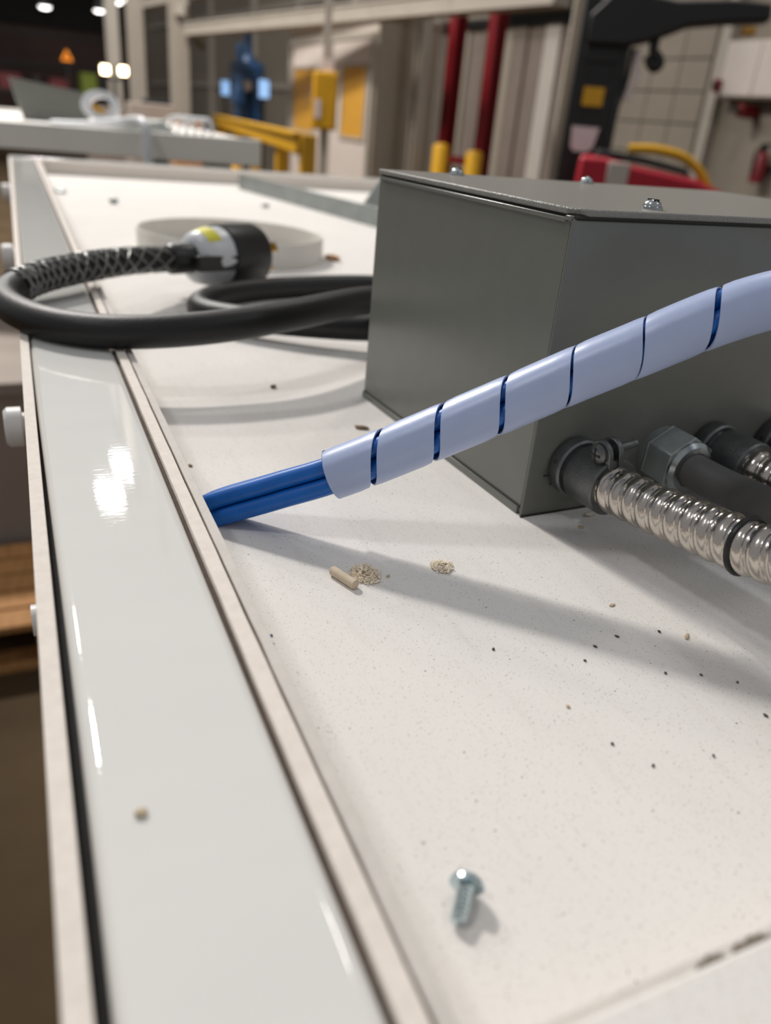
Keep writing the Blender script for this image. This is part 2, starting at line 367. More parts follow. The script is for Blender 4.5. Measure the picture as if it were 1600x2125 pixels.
# ================================================================== conduits and connectors on the box front
def axis_frame(a):
    a = Vector(a).normalized(); side = a.cross(UZ).normalized(); return a, side, side.cross(a)
def torus(mb, c, ax, R, r, n=20, k=8):
    return mb.lathe(c, ax, [(r*math.sin(2*PI*i/k), R+r*math.cos(2*PI*i/k)) for i in range(k)], n, closed=True)
def squeeze_connector(face_pt, ax, label, R=0.0148, lugs=True, lug_roll=0.0):
    a, sd, upv = axis_frame(ax); o = Vector(face_pt)
    t = thing('conduit_connector', tuple(o), label, 'connector', 'clamp connectors on the box front')
    fl_ = MB().lathe(o, a, [(0.0, R*0.8), (0.0, R*1.02), (0.0010, R*1.06), (0.0072, R*1.06), (0.0084, R*1.0), (0.0084, R*0.82)], 40).build('locking_ring', 'die_cast', t)
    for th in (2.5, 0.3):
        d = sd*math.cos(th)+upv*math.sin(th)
        MB().lathe(o+a*0.004+d*(R*0.90), d, [(0, 0.0013), (R*0.165, 0.0013)], 12).build('hole_plug', 'seam_and_shade', fl_)  # dark plug, its colour stands in for the shade of a hole
    MB().lathe(o, a, [(0.006, R*0.80), (0.0145, R*0.80)], 32).build('throat', 'zinc', t)
    bd = MB().lathe(o, a, [(0.0112, R*0.80), (0.0112, R*0.97), (0.0120, R), (0.0315, R*1.0), (0.0325, R*0.95), (0.0325, R*0.76)], 40).build('clamp_body', 'die_cast', t)
    for th, al in ((2.45, 0.0205), (3.05, 0.0190)):
        d = sd*math.cos(th)+upv*math.sin(th); mk = MB(); c = o+a*al+d*R*0.985
        torus(mk, c, d, 0.0019, 0.00028, 18, 6); t1 = d.cross(a)
        mk.tube([c+a*0.0008+t1*0.0007, c+a*0.0008-t1*0.0006, c-t1*0.0010, c-a*0.0008-t1*0.0006, c-a*0.0008+t1*0.0007], 0.0002, 6)
        mk.build('embossed_mark', 'die_cast', bd)
    if lugs:
        th = PI/2-0.15+lug_roll; d = sd*math.cos(th)+upv*math.sin(th); q = d.cross(a).normalized()
        if q.dot(Vector((1, 0, 0))) < 0: q = -q
        ctr = o+a*0.0265+d*(R+0.0030)
        for s0, s1 in ((-0.0050, -0.0022), (0.0012, 0.0040)):
            mb = MB(); pl = [(-0.0072, -0.009)]+[(0.0068*math.cos(x), 0.0066*math.sin(x)) for x in [PI-PI*k/10 for k in range(11)]]+[(0.0072, -0.009)]
            mb.prism(pl, lambda i, j, s0=s0: ctr+a*i+d*j+q*s0, lambda i, j, s1=s1: ctr+a*i+d*j+q*s1).build('clamp_lug', 'die_cast', t, bevel=0.0005)
        sw = MB().lathe(ctr-q*0.0050, -q, [(-0.022, 0.0), (-0.022, 0.0021), (0.0, 0.0022), (0.0, 0.0052), (0.0014, 0.0052), (0.0027, 0.0040), (0.0033, 0.0020), (0.0034, 0.0)], 22).build('clamp_screw', 'die_cast', t)
        h = ctr-q*0.0080
        MB().add([h+a*i*0.0034+d*j*0.0006+q*k*0.0005 for k in (-1, 1) for i, j in ((-1,-1),(1,-1),(1,1),(-1,1))], [(0,3,2,1),(4,5,6,7),(0,1,5,4),(1,2,6,5),(2,3,7,6),(3,0,4,7)]) \
            .add([h+a*j*0.0006+d*i*0.0034+q*k*0.0005 for k in (-1, 1) for i, j in ((-1,-1),(1,-1),(1,1),(-1,1))], [(0,3,2,1),(4,5,6,7),(0,1,5,4),(1,2,6,5),(2,3,7,6),(3,0,4,7)]).build('cross_slot', 'seam_and_shade', sw, smooth=0)
    return t
def flex_radius(R, pitch, amp):
    def f(L, a):
        q = (L/pitch - a/(2*PI)) % 1.0
        if q < 0.26: return R-amp*(0.80-0.35*math.sin(PI*q/0.26)**0.5)
        return R-amp*0.95+amp*0.95*math.sin(PI*(q-0.26)/0.74)**0.55
    return f
def flex_conduit(path, R, label, pitch=0.0086, amp=0.0019):
    p_ = smooth_path(path, pitch/12)
    o_ = MB().tube(p_, flex_radius(R, pitch, amp), 40).build('flexible_conduit', 'flex_steel', None, smooth=60)
    return tag(o_, label, 'conduit', 'flexible steel conduits')
c1 = Vector((0.2505, 0.3016, 0.0278))
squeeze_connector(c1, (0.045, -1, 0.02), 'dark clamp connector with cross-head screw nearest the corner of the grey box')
flex_conduit([(0.2500, 0.273, 0.0284), (0.2512, 0.258, 0.0296), (0.2530, 0.226, 0.0331), (0.2550, 0.187, 0.0388), (0.2585, 0.150, 0.0455), (0.268, 0.105, 0.050), (0.30, 0.085, 0.046), (0.40, 0.082, 0.022), (0.55, 0.083, 0.0122), (0.80, 0.084, 0.0122)],
             0.0118, 'shiny ribbed steel conduit closest to the camera, with black tie around it')
# black tie around it
tb = MB(); torus(tb, (0.2548, 0.1905, 0.0384), (0.045, -1, 0.15), 0.0118, 0.0013, 32, 8)
tag(tb.build('cable_tie', 'black_plastic'), 'thin glossy black tie ring around the nearest ribbed conduit', 'cable tie')
# small black wire ends by the flange
o = MB().tube([(0.2324, 0.2998, 0.0234), (0.2370, 0.2995, 0.0236), (0.2420, 0.2990, 0.0250)], 0.0005, 6).tube([(0.2370, 0.2995, 0.0180), (0.2392, 0.2990, 0.0225)], 0.0005, 6).build('wire_whisker', 'black_plastic')
tag(o, 'tiny black wire ends poking out beside the nearest connector ring', 'wire')
# hex gland with smooth grey conduit
hx = thing('conduit_gland', (0.3165, 0.3058, 0.0275), 'grey hexagonal gland nut fitting second along the box front', 'connector')
hc = Vector((0.3120, 0.3058, 0.0285)); a, sd, upv = axis_frame((0.03, -1, -0.03))
MB().lathe(hc, a, [(0, 0.0150), (0.004, 0.0150), (0.0045, 0.0135)], 36).build('locking_ring', 'hex_zinc', hx)
hexp = [(0.0172*math.cos(PI/6+k*PI/3), 0.0172*math.sin(PI/6+k*PI/3)) for k in range(6)]
MB().prism(hexp, lambda i, j: hc+a*0.0046+sd*i+upv*j, lambda i, j: hc+a*0.0060+sd*i+upv*j).prism([(i*1.0, j*1.0) for i, j in hexp], lambda i, j: hc+a*0.0060+sd*i+upv*j, lambda i, j: hc+a*0.0225+sd*i+upv*j).build('hex_nut', 'hex_zinc', hx, bevel=0.0012)
MB().lathe(hc, a, [(0.0225, 0.0150), (0.0238, 0.0148), (0.0258, 0.0128), (0.0262, 0.0098), (0.0240, 0.0092)], 36).build('dome_ring', 'zinc', hx)
o = MB().tube(smooth_path([tuple(hc+a*0.022), tuple(hc+a*0.032), (0.3155, 0.258, 0.0268), (0.319, 0.232, 0.0272), (0.326, 0.195, 0.026), (0.345, 0.150, 0.021), (0.40, 0.118, 0.0098), (0.55, 0.11, 0.0098), (0.80, 0.115, 0.0098)], 0.004), 0.0094, 24).build('smooth_conduit', 'liquidtight')
tag(o, 'smooth dark grey plastic conduit leaving the hexagonal gland nut', 'conduit')
c3 = Vector((0.3495, 0.3065, 0.0282))
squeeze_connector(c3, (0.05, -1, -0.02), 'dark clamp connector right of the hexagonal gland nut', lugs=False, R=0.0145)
flex_conduit([tuple(c3+Vector((0.0016, -0.028, -0.0006))), (0.3530, 0.265, 0.0262), (0.358, 0.235, 0.0245), (0.370, 0.19, 0.020), (0.41, 0.150, 0.0122), (0.56, 0.143, 0.0122), (0.80, 0.148, 0.0122)], 0.0118, 'shiny ribbed steel conduit behind the smooth grey conduit')
c4 = Vector((0.4030, 0.3091, 0.0262))
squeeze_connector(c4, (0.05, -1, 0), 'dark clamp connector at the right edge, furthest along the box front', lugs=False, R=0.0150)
flex_conduit([tuple(c4+Vector((0.0014, -0.028, -0.0002))), (0.406, 0.265, 0.0235), (0.415, 0.225, 0.018), (0.45, 0.19, 0.0122), (0.60, 0.176, 0.0122), (0.80, 0.18, 0.0122)], 0.0118, 'ribbed steel conduit leaving the connector at the right edge')

# ================================================================== blue cables in a milky spiral wrap
wrap_pts = [(0.0648, 0.3420, -0.013), (0.0658, 0.3408, -0.003), (0.0710, 0.3376, 0.0050), (0.0980, 0.3220, 0.0195), (0.1260, 0.3065, 0.0345), (0.1788, 0.2823, 0.0665), (0.2283, 0.2578, 0.0985),
            (0.2768, 0.2330, 0.1270), (0.330, 0.204, 0.1405), (0.40, 0.178, 0.138), (0.50, 0.18, 0.112), (0.62, 0.21, 0.065), (0.74, 0.245, 0.024), (0.84, 0.27, 0.013)]
WP = smooth_path(wrap_pts, 0.0012)
hp, HT, HF = MB().frames(WP)
# steady frame: N up-ish, B towards the camera side
WFR = []
for t in HT:
    N = (UZ-t*UZ.dot(t)); N = N.normalized() if N.length > 1e-3 else Vector((0, 1, 0)); Bv = t.cross(N)
    WFR.append((N, Bv))
WS = [0.0]
for i in range(1, len(hp)): WS.append(WS[-1]+(hp[i]-hp[i-1]).length)
def at_s(s):
    s = min(max(s, 0), WS[-1]-1e-5); lo, hi = 0, len(WS)-1
    while hi-lo > 1:
        mid = (lo+hi)//2
        if WS[mid] <= s: lo = mid
        else: hi = mid
    t = (s-WS[lo])/(WS[hi]-WS[lo]); return hp[lo].lerp(hp[hi], t), WFR[lo][0].lerp(WFR[hi][0], t).normalized(), WFR[lo][1].lerp(WFR[hi][1], t).normalized()
s0 = min(range(len(hp)), key=lambda i: (hp[i]-Vector((0.1195, 0.3097, 0.0307))).length); S0 = WS[s0]
sgn = -1.0 if WFR[s0][1].y > 0 else 1.0        # front side is the one towards the camera (-y)
blue_lab = ['blue data cable on the top of the bundle', 'blue data cable on the near side of the bundle', 'blue data cable along the underside of the bundle', 'blue data cable at the far side of the bundle']
for k, (oy, oz, lab) in enumerate(((0.0028, 0.0054, blue_lab[0]), (0.0054, -0.0028, blue_lab[1]), (-0.0028, -0.0054, blue_lab[2]), (-0.0054, 0.0028, blue_lab[3]))):
    pts = []
    s = 0.0
    while s < WS[-1]-0.004:
        c, N, B = at_s(s); tw = (s-S0)*3.0 if s > S0 else (s-S0)*1.2
        tight = 1.0; yy = oy*math.cos(tw)-oz*math.sin(tw); zz = oy*math.sin(tw)+oz*math.cos(tw)
        pts.append(c+B*sgn*yy*tight+N*zz*tight); s += 0.003
    tag(MB().tube(pts, 0.0043, 18).build('data_cable', 'cable_blue'), lab, 'cable', 'blue cables inside the spiral wrap')
PITCH = 0.0305
def wrap_strip():
    mb = MB(); RO, RI = 0.0119, 0.0109; end = WS[-1]-0.002; turns = (end-S0)/PITCH+2.0; nphi = int(turns*40); nt_ = 8; rows = []
    for i in range(nphi+1):
        ph = i/40.0*2*PI; base = S0-PITCH*1.5+PITCH*ph/(2*PI); row = []
        k = (base-S0)/PITCH
        gl = (0.0029, 0.0030, 0.0026, 0.0014, 0.0008, 0.0026, 0.0016, 0.0010); kk = min(max(k+0.25, 0), 6.99); gap = gl[int(kk)]*(1-kk % 1)+gl[int(kk)+1]*(kk % 1)
        wid = PITCH-max(0.0004, gap)
        for R in (RO, RI):
            for j in range(nt_+1):
                s = base+wid*j/nt_; cl = min(max(s, S0), end); c, N, B = at_s(cl)
                lift = 0.00025*((j in (0, nt_)) and R == RO)
                a = ph-PI/2
                row.append(c+(B*sgn*math.cos(a)+N*math.sin(a))*(R-lift))
        rows.append(row)
    m_ = 2*(nt_+1); order = list(range(nt_+1))+[m_-1-j for j in range(nt_+1)]
    mb.v = [r[q] for r in rows for q in order]
    for i in range(nphi):
        for q in range(m_):
            q2 = (q+1) % m_; f = (i*m_+q, i*m_+q2, (i+1)*m_+q2, (i+1)*m_+q)
            if (mb.v[f[0]]-mb.v[f[1]]).length < 1e-6 and (mb.v[f[2]]-mb.v[f[3]]).length < 1e-6: continue
            mb.f.append(f)
    return mb
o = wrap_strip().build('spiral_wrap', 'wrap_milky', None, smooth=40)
tag(o, 'milky translucent spiral cable wrap rising around the blue cables', 'cable wrap')

# ================================================================== black power cord with plug
pc = thing('power_cord', (0.15, 0.7, 0.0), 'thick black power cord with plug looping over the white rail', 'power cord')
cord_pts = [(0.158, 0.850, 0.036), (0.126, 0.819, 0.040), (0.085, 0.770, 0.046), (0.047, 0.722, 0.049), (0.014, 0.688, 0.048), (-0.0085, 0.6610, 0.0450), (-0.0165, 0.628, 0.0425), (-0.0060, 0.588, 0.0415), (0.0180, 0.553, 0.0412), (0.0560, 0.5320, 0.0420),
            (0.1120, 0.5290, 0.0450), (0.1760, 0.5470, 0.0490), (0.250, 0.595, 0.0480), (0.325, 0.645, 0.0390), (0.40, 0.69, 0.0260), (0.455, 0.755, 0.0130), (0.425, 0.825, 0.0112), (0.355, 0.843, 0.0112), (0.283, 0.836, 0.0112), (0.215, 0.815, 0.0112),
            (0.165, 0.780, 0.0112), (0.143, 0.735, 0.0118), (0.155, 0.692, 0.0140), (0.198, 0.653, 0.0170), (0.258, 0.618, 0.0200), (0.325, 0.590, 0.0260), (0.366, 0.552, 0.0310), (0.372, 0.512, 0.0320)]
CP = smooth_path(cord_pts, 0.006)
MB().tube(CP, 0.0112, 24).build('cord', 'black_rubber', pc, smooth=60)
# woven wire grip over the first stretch of the cord
gs = smooth_path(cord_pts[1:6], 0.0015); gp, GT, GF = MB().frames(gs); mb = MB(); nw = 5; GL = len(gs)
for dirn in (1, -1):
    for k in range(nw):
        pts = []
        for i in range(0, GL, 1):
            u = i/GL; th = 2*PI*k/nw+dirn*(2*PI)*(1.3*u+1.9*u**3); N, B = GF[i]
            pts.append(gp[i]+(N*math.cos(th)+B*math.sin(th))*(0.0119+(0.0003 if dirn > 0 else 0)))
        for off in (-0.0007, 0.0007):
            mb.tube([p+GT[min(GL-1, q)]*off for q, p in enumerate(pts)], 0.00058, 5, False)
for i in (GL-3, GL-8): torus(mb, gp[i], GT[i], 0.0122, 0.0010, 28, 6)
mb.build('wire_grip', 'wire_grey', pc, smooth=60)
# plug
pa = Vector((0.130, 0.823, 0.0395)); pd = (Vector((0.238, 0.884, 0.036))-pa).normalized(); pd, psd, pup = axis_frame(pd)
plug = MB().lathe(pa, pd, [(0.028, 0.0120), (0.030, 0.0190), (0.036, 0.0255), (0.050, 0.0290), (0.068, 0.0302), (0.068, 0.0180)], 40).build('plug_shell', 'plug_white', pc)
MB().lathe(pa, pd, [(0.066, 0.0318), (0.067, 0.0328), (0.112, 0.0328), (0.117, 0.0305), (0.118, 0.0), ], 40).build('plug_body', 'black_plastic', pc, smooth=40)
mb = MB(); mb.lathe(pa, pd, [(0.0, 0.0125), (0.004, 0.0150), (0.030, 0.0150), (0.032, 0.0118)], 24)
for sgn2 in (-1, 1):
    q = pa+pd*0.045-pup*0.002; side = psd*sgn2
    mb.add([q+pd*i*0.026+side*(0.024+0.0065*j)+pup*k*0.0075 for k in (-1, 1) for i, j in ((-1, -0.8), (1, 0.2), (1, 1.0), (-1, 0.2))], [(0,3,2,1),(4,5,6,7),(0,1,5,4),(1,2,6,5),(2,3,7,6),(3,0,4,7)])
mb.build('cord_clamp', 'black_plastic', pc, bevel=0.001)
lb = MB(); n = 10
for j, h in enumerate((0.038, 0.052)):
    for k in range(n+1):
        th = 0.75+1.15*k/n; d = psd*math.cos(th)*1+pup*math.sin(th); rr = (0.0261, 0.0295)[j]
        lb.v.append(pa+pd*h+d*(rr+0.0003)); 
for j, h in enumerate((0.038, 0.052)):
    for k in range(n+1):
        th = 0.75+1.15*k/n; d = psd*math.cos(th)*1+pup*math.sin(th); rr = (0.0261, 0.0295)[j]
        lb.v.append(pa+pd*h+d*(rr-0.0006))
for k in range(n):
    lb.f += [(k, k+1, n+1+k+1, n+1+k), (2*n+2+k, 3*n+3+k, 3*n+3+k+1, 2*n+2+k+1), (k, 2*n+2+k, 2*n+2+k+1, k+1), (n+1+k, n+2+k, 3*n+4+k, 3*n+3+k)]
lb.f += [(0, n+1, 3*n+3, 2*n+2), (n, 3*n+2, 4*n+3, 2*n+1)]
lb.build('warning_label', 'label_yellow', plug, smooth=40)
for th in (0.6, 2.2, 3.8, 5.2):
    d = psd*math.cos(th)+pup*math.sin(th); q = pa+pd*0.128+d*0.017; t2 = pd.cross(d)
    MB().add([q+pd*i*0.011+t2*j*0.005+d*k*0.0011 for k in (-1, 1) for i, j in ((-1,-1),(1,-1),(1,1),(-1,1))], [(0,3,2,1),(4,5,6,7),(0,1,5,4),(1,2,6,5),(2,3,7,6),(3,0,4,7)]).build('plug_blade', 'brass', pc, bevel=0.0005)

# ================================================================== round collar, sheet metal angle
col_ = MB().lathe((0.262, 1.108, 0.0), (0, 0, 1), [(0.0, 0.1215), (0.0, 0.1260), (0.003, 0.1250), (0.0295, 0.1245), (0.0305, 0.1238), (0.0305, 0.1225), (0.0295, 0.1215)], 72, closed=True).build('duct_collar', 'collar_white')
tag(col_, 'round white duct collar ring standing on the board behind the plug', 'duct collar')
br = thing('metal_angle', (0.55, 1.75, 0.0), 'grey galvanised sheet metal angle lying across the far board', 'metal angle')
A_ = Vector((0.5103, 2.0816, 0)); B_ = Vector((0.640, 1.30, 0)); ad = (B_-A_).normalized(); an = Vector((-ad.y, ad.x, 0))
if an.x < 0: an = -an
def abox(mb, s0, s1, o0, o1, z0, z1):
    return mb.add([A_+ad*s+an*q+UZ*z for z in (z0, z1) for s, q in ((s0, o0), (s1, o0), (s1, o1), (s0, o1))], [(0,3,2,1),(4,5,6,7),(0,1,5,4),(1,2,6,5),(2,3,7,6),(3,0,4,7)])
LL = (B_-A_).length
abox(MB(), 0, LL, 0, 0.002, 0, 0.036).build('upright_flange', 'galvanised', br, bevel=0.0006)
abox(MB(), 0, LL, 0.002, 0.030, 0, 0.002).build('flat_flange', 'galvanised', br, bevel=0.0006)
gus = MB(); gq = A_+ad*(LL-0.235)
gus.prism([(0, 0), (0.2, 0), (0.2, 0.075), (0.055, 0.075)], lambda i, j: gq+an*(0.002+i)+ad*0.0+UZ*j, lambda i, j: gq+an*(0.002+i)+ad*0.002+UZ*j).build('gusset_plate', 'galvanised', br, bevel=0.0005)

# ================================================================== small debris
def lump(name, material, c, size, rz, label, cat='debris', group=None, seed=0, z0=0.0, rough=0.35):
    bm = bmesh.new(); bmesh.ops.create_icosphere(bm, subdivisions=2, radius=1.0); mb = MB(); rot = Matrix.Rotation(rz, 3, 'Z')
    vs = []
    for v in bm.verts:
        k = 1+rough*noise.noise(v.co*1.7+Vector((seed*3.1, seed, 0))); p = Vector((v.co.x*size[0]/2*k, v.co.y*size[1]/2*k, v.co.z*size[2]/2*k)); vs.append(rot @ p)
    lo = min(v.z for v in vs)
    mb.add([(v.x+c[0], v.y+c[1], v.z-lo+z0) for v in vs], [tuple(q.index for q in f.verts) for f in bm.faces]); bm.free()
    return tag(mb.build(name, material, smooth=30), label, cat, group)
lump('wood_chip', 'chip_brown', (0.1885, 0.439), (0.0105, 0.0042, 0.0022), -0.5, 'brown wood splinter on the board left of the box', seed=1)
lump('wood_chip', 'chip_tan', (0.2172, 0.2165), (0.0032, 0.0016, 0.0007), 0.2, 'small tan flake below the box, left of the ribbed shadow', seed=2)
lump('wood_chip', 'chip_tan', (0.2331, 0.1878), (0.0048, 0.0017, 0.0009), 0.7, 'thin pale flake near the ribbed conduit shadow', seed=3)
lump('wood_chip', 'chip_tan', (0.1585, 0.1665), (0.0017, 0.0014, 0.0008), 0.9, 'tiny tan crumb alone in the middle of the board', seed=4)
lump('plaster_chip', 'chip_white', (0.2640, 0.2935), (0.0105, 0.0034, 0.0026), 0.18, 'pale chip lying against the foot of the grey box', seed=5)
lump('wood_chip', 'chip_tan', (0.2490, 0.2830), (0.0040, 0.0030, 0.0008), 0.4, 'flat tan flake in the shadow under the nearest connector', seed=15)
lump('wood_chip', 'chip_brown', (0.1553, 0.5294), (0.0050, 0.0036, 0.0025), 0.3, 'small brown lump in front of the black cord loop', seed=6)
lump('plaster_chip', 'chip_tan', (0.0108, 0.1383), (0.0030, 0.0028, 0.0016), 0.3, 'small beige crumb on the glossy white rail', seed=7, z0=0.030)
lump('wood_chip', 'chip_tan', (0.1317, 0.2649), (0.0026, 0.0012, 0.0008), 0.6, 'little splinter between the two sawdust piles', seed=8)
lump('wood_chip', 'chip_brown', (0.0716, 0.4021), (0.0020, 0.0030, 0.0012), 0.3, 'dark crumb beside the inner strip edge above the blue cables', seed=9)
lump('wood_chip', 'galvanised', (0.4726, 1.6986), (0.020, 0.016, 0.008), 0.3, 'grey scrap on the board behind the collar', seed=10)
lump('metal_nut', 'galvanised', (0.1645, 1.6481), (0.016, 0.022, 0.010), 0.3, 'grey fastener on the board between rail and angle', 'fastener', seed=11)
lump('metal_nut', 'galvanised', (0.0784, 1.80), (0.020, 0.05, 0.008), 0.3, 'grey fastener near the far corner of the board', 'fastener', seed=12)
lump('wood_chip', 'pallet_wood', (0.3966, 1.0714), (0.016, 0.03, 0.008), 0.3, 'orange-brown scrap right of the collar', seed=13)
dark = [(0.1908, 0.1934), (0.2040, 0.1965), (0.2240, 0.1941), (0.2200, 0.1658), (0.1917, 0.1304), (0.1687, 0.1335), (0.2307, 0.1579), (0.181, 0.187), (0.207, 0.171), (0.150, 0.204), (0.226, 0.140), (0.162, 0.146)]
for i, (x, y) in enumerate(dark):
    lump('crumb', 'crumb_dark', (x, y), (random.uniform(.0009, .0013), random.uniform(.0013, .0022), .0007), random.uniform(-1, 1), 'dark grain-sized crumb on the white board', group='dark crumbs on the board', seed=20+i)
for i, (x, y) in enumerate(((0.0708, 0.2370), (0.0700, 0.2320))):
    lump('crumb', 'crumb_blue', (x, y), (.0011, .0016, .0006), 0.6*i, 'tiny blue-black plastic crumb by the inner strip edge', group='blue crumbs by the strip', seed=40+i)
# wooden pin
w0 = Vector((0.1085, 0.2735, 0.0022)); w1 = Vector((0.1140, 0.2590, 0.0022)); wd = (w1-w0).normalized()
pin = MB().lathe(w0, wd, [(0.0, 0.0), (0.0, 0.0017), (0.0006, 0.0022), ((w1-w0).length-0.0004, 0.0022), ((w1-w0).length, 0.0018), ((w1-w0).length+0.0003, 0.0)], 14).build('wooden_pin', 'wood_pin')
tag(pin, 'short beige wooden pin lying beside the larger sawdust pile', 'pin')
def dust(c, rx, ry, h, n, label, seed):
    rnd = random.Random(seed); mb = MB()
    for _ in range(n):
        r = math.sqrt(rnd.random())*(0.75+0.5*rnd.random()); th = rnd.uniform(0, 2*PI); x = c[0]+rx*r*math.cos(th); y = c[1]+ry*r*math.sin(th); z = h*max(0, 1-r)*rnd.random()+0.0003
        mb.rbox((x, y, z), (rnd.uniform(.0008, .0020), rnd.uniform(.0003, .0008), rnd.uniform(.0002, .0005)), rnd.uniform(0, PI), rnd.uniform(-.5, .5), rnd.uniform(-.6, .6))
    lo = min(v.z for v in mb.v); mb.xf(lambda v: (v.x, v.y, v.z-lo))
    return tag(mb.build('sawdust_pile', 'saw_dust', smooth=0), label, 'sawdust', None, 'stuff')
dust((0.1222, 0.2685), 0.0058, 0.0068, 0.0062, 620, 'larger crumbly beige sawdust pile next to the wooden pin', 1)
dust((0.1590, 0.2660), 0.0048, 0.0050, 0.0026, 260, 'smaller scattered sawdust pile below the spiral wrap', 2)
# loose screw
sr = thing('machine_screw', (0.084, 0.109, 0.0), 'loose zinc pan-head screw lying on the near board', 'screw')
h0 = Vector((0.0880, 0.1130, 0.0047)); h1 = Vector((0.0812, 0.1047, 0.0024)); sa = (h1-h0).normalized(); SL = (h1-h0).length
MB().lathe(h0, sa, [(-0.0016, 0.0), (-0.0015, 0.0016), (-0.0009, 0.0034), (0.0004, 0.0046), (0.0014, 0.0047), (0.0016, 0.0043), (0.0017, 0.0024)], 28).build('screw_head', 'zinc_blue', sr)
prof_n = 110; pts = [h0+sa*(0.0014+(SL-0.0014)*i/prof_n) for i in range(prof_n+1)]
MB().tube(pts, lambda L, a_: 0.0018+0.0006*(1-abs(2*((L/0.0012-a_/(2*PI)) % 1)-1))-max(0, L-(SL-0.0030))*0.12, 20).build('threaded_shank', 'zinc_blue', sr, smooth=50)

# ================================================================== second panel module beyond the first
p2 = thing('cleanroom_panel', (0.2, 4.2, -0.06), 'second white panel module on the left behind the first', 'panel')
def q2(x, y): return (x, y-0.37*x)      # it stands slightly skewed
def p2box(x0, x1, y0, y1, z0, z1): return MB().box(x0, x1, y0, y1, z0, z1).xf(lambda v: (v.x, v.y-0.455*v.x, v.z+0.04*max(0, v.x)))
p2box(-1.0, 0.80, 3.30, 3.345, -0.03, 0.056).build('side_rail', 'pale_edge', p2, bevel=0.003)
p2box(-1.0, 0.80, 3.345, 5.0, 0.035, 0.048).build('floor_board', 'white_board', p2, smooth=0)
p2box(-1.0, 0.80, 5.0, 5.03, -0.03, 0.062).build('far_rim', 'pale_edge', p2, bevel=0.003)
for x, y in ((-0.8, 3.5), (0.7, 3.5), (-0.8, 4.9), (0.7, 4.9)): p2box(x-0.04, x+0.04, y-0.04, y+0.04, FZ+0.05, 0.034).xf(lambda v: (v.x, v.y, max(FZ, v.z) if v.z > -1 else FZ)).build('support_leg', 'galvanised', p2, smooth=0)
b2 = thing('junction_box', (0.16, 3.95, 0.06), 'plain grey junction box on the second panel at the upper left', 'junction box')
MB().prism([(-0.10, 0), (0.145, 0), (0.150, 0.118), (-0.142, 0.152)], lambda i, j: (0.16+i, 3.80-0.3*i, 0.062+j), lambda i, j: (0.16+i, 3.98-0.3*i, 0.062+j)).build('body', 'box_grey', b2, bevel=0.003)
MB().prism([(-0.142, 0.152), (0.150, 0.118), (0.150, 0.121), (-0.142, 0.155)], lambda i, j: (0.16+i, 3.797-0.3*i, 0.062+j), lambda i, j: (0.16+i, 3.985-0.3*i, 0.062+j)).build('lid', 'lid_grey', b2)
rt = thing('tape_ring', (0.345, 3.655, 0.09), 'white ring-shaped fitting with yellow tag beside the far grey box', 'ring fitting')
MB().lathe((0.345, 3.655, 0.142), (-0.25, -1, 0.15), [(-0.03, 0.040), (-0.03, 0.062), (0.03, 0.068), (0.034, 0.058), (0.034, 0.038)], 32, closed=True).xf(lambda v: (0.345+(v.x-0.345)*1.08, v.y, 0.142+(v.z-0.142)*0.82)).build('ring', 'plug_white', rt)
MB().rbox((0.335, 3.635, 0.128), (0.060, 0.008, 0.018), -0.3, 0, 0.5).build('tag', 'safety_yellow', rt)
o = MB().tube(smooth_path([(0.15, 3.50, 0.068), (0.26, 3.38, 0.078), (0.35, 3.22, 0.098), (0.405, 3.12, 0.112), (0.425, 3.055, 0.104), (0.428, 3.035, 0.06), (0.426, 3.025, -0.02), (0.425, 3.02, -0.25)], 0.012), 0.0165, 14).build('white_hose', 'plug_white')
tag(o, 'white hose draped over the edge of the second panel', 'hose')
o = MB().prism([(0, 0), (0.34, 0.02), (0.30, 0.055), (0.02, 0.015)], lambda i, j: (0.22+i, 3.40-0.45*i, 0.060+j), lambda i, j: (0.22+i, 3.52-0.45*i, 0.060+j)).build('sheet_offcut', 'galvanised')
tag(o, 'flat grey sheet metal offcut on the second panel', 'metal sheet')
gr = thing('wire_rack', (0.63, 3.2, 0.06), 'small white rack of bent wires at the end of the second panel', 'rack')
for k in range(4):
    x = 0.585+0.027*k; y = 3.16-0.012*k
    MB().tube(smooth_path([(x, y, 0.062), (x, y, 0.115), (x-0.01, y+0.02, 0.135), (x-0.05, y+0.10, 0.125), (x-0.07, y+0.16, 0.064)], 0.01), 0.006, 8).build('wire', 'plug_white', gr)
MB().tube([(0.57, 3.17, 0.066), (0.68, 3.12, 0.066)], 0.006, 8).build('base_wire', 'plug_white', gr)

# ================================================================== things down on the floor left of the panel
pl = thing('wood_pallet', (-0.45, 2.2, FZ), 'wooden pallet on the floor left of the panel', 'pallet')
for k in range(5): MB().box(-1.0, -0.03, 1.93+k*0.095, 1.93+k*0.095+0.085, FZ+0.13, FZ+0.15).build('deck_board', 'pallet_wood', pl, bevel=0.002)
for x in (-0.98, -0.52, -0.08): MB().box(x, x+0.04, 1.93, 2.395, FZ+0.02, FZ+0.13).build('stringer', 'pallet_wood', pl, bevel=0.002)
for k in range(3): MB().box(-1.0, -0.03, 1.93+k*0.19, 1.93+k*0.19+0.085, FZ, FZ+0.02).build('bottom_board', 'pallet_wood', pl, bevel=0.002)
cr_ = thing('shipping_crate', (-0.6, 3.2, FZ), 'pale grey crate standing behind the pallet', 'crate')
MB().box(-1.1, -0.045, 2.44, 3.7, FZ+0.02, FZ+0.62).build('body', 'carton_grey', cr_, bevel=0.004)
MB().box(-1.12, -0.035, 2.43, 3.71, FZ+0.62, FZ+0.66).build('lid', 'carton_grey', cr_, bevel=0.004)
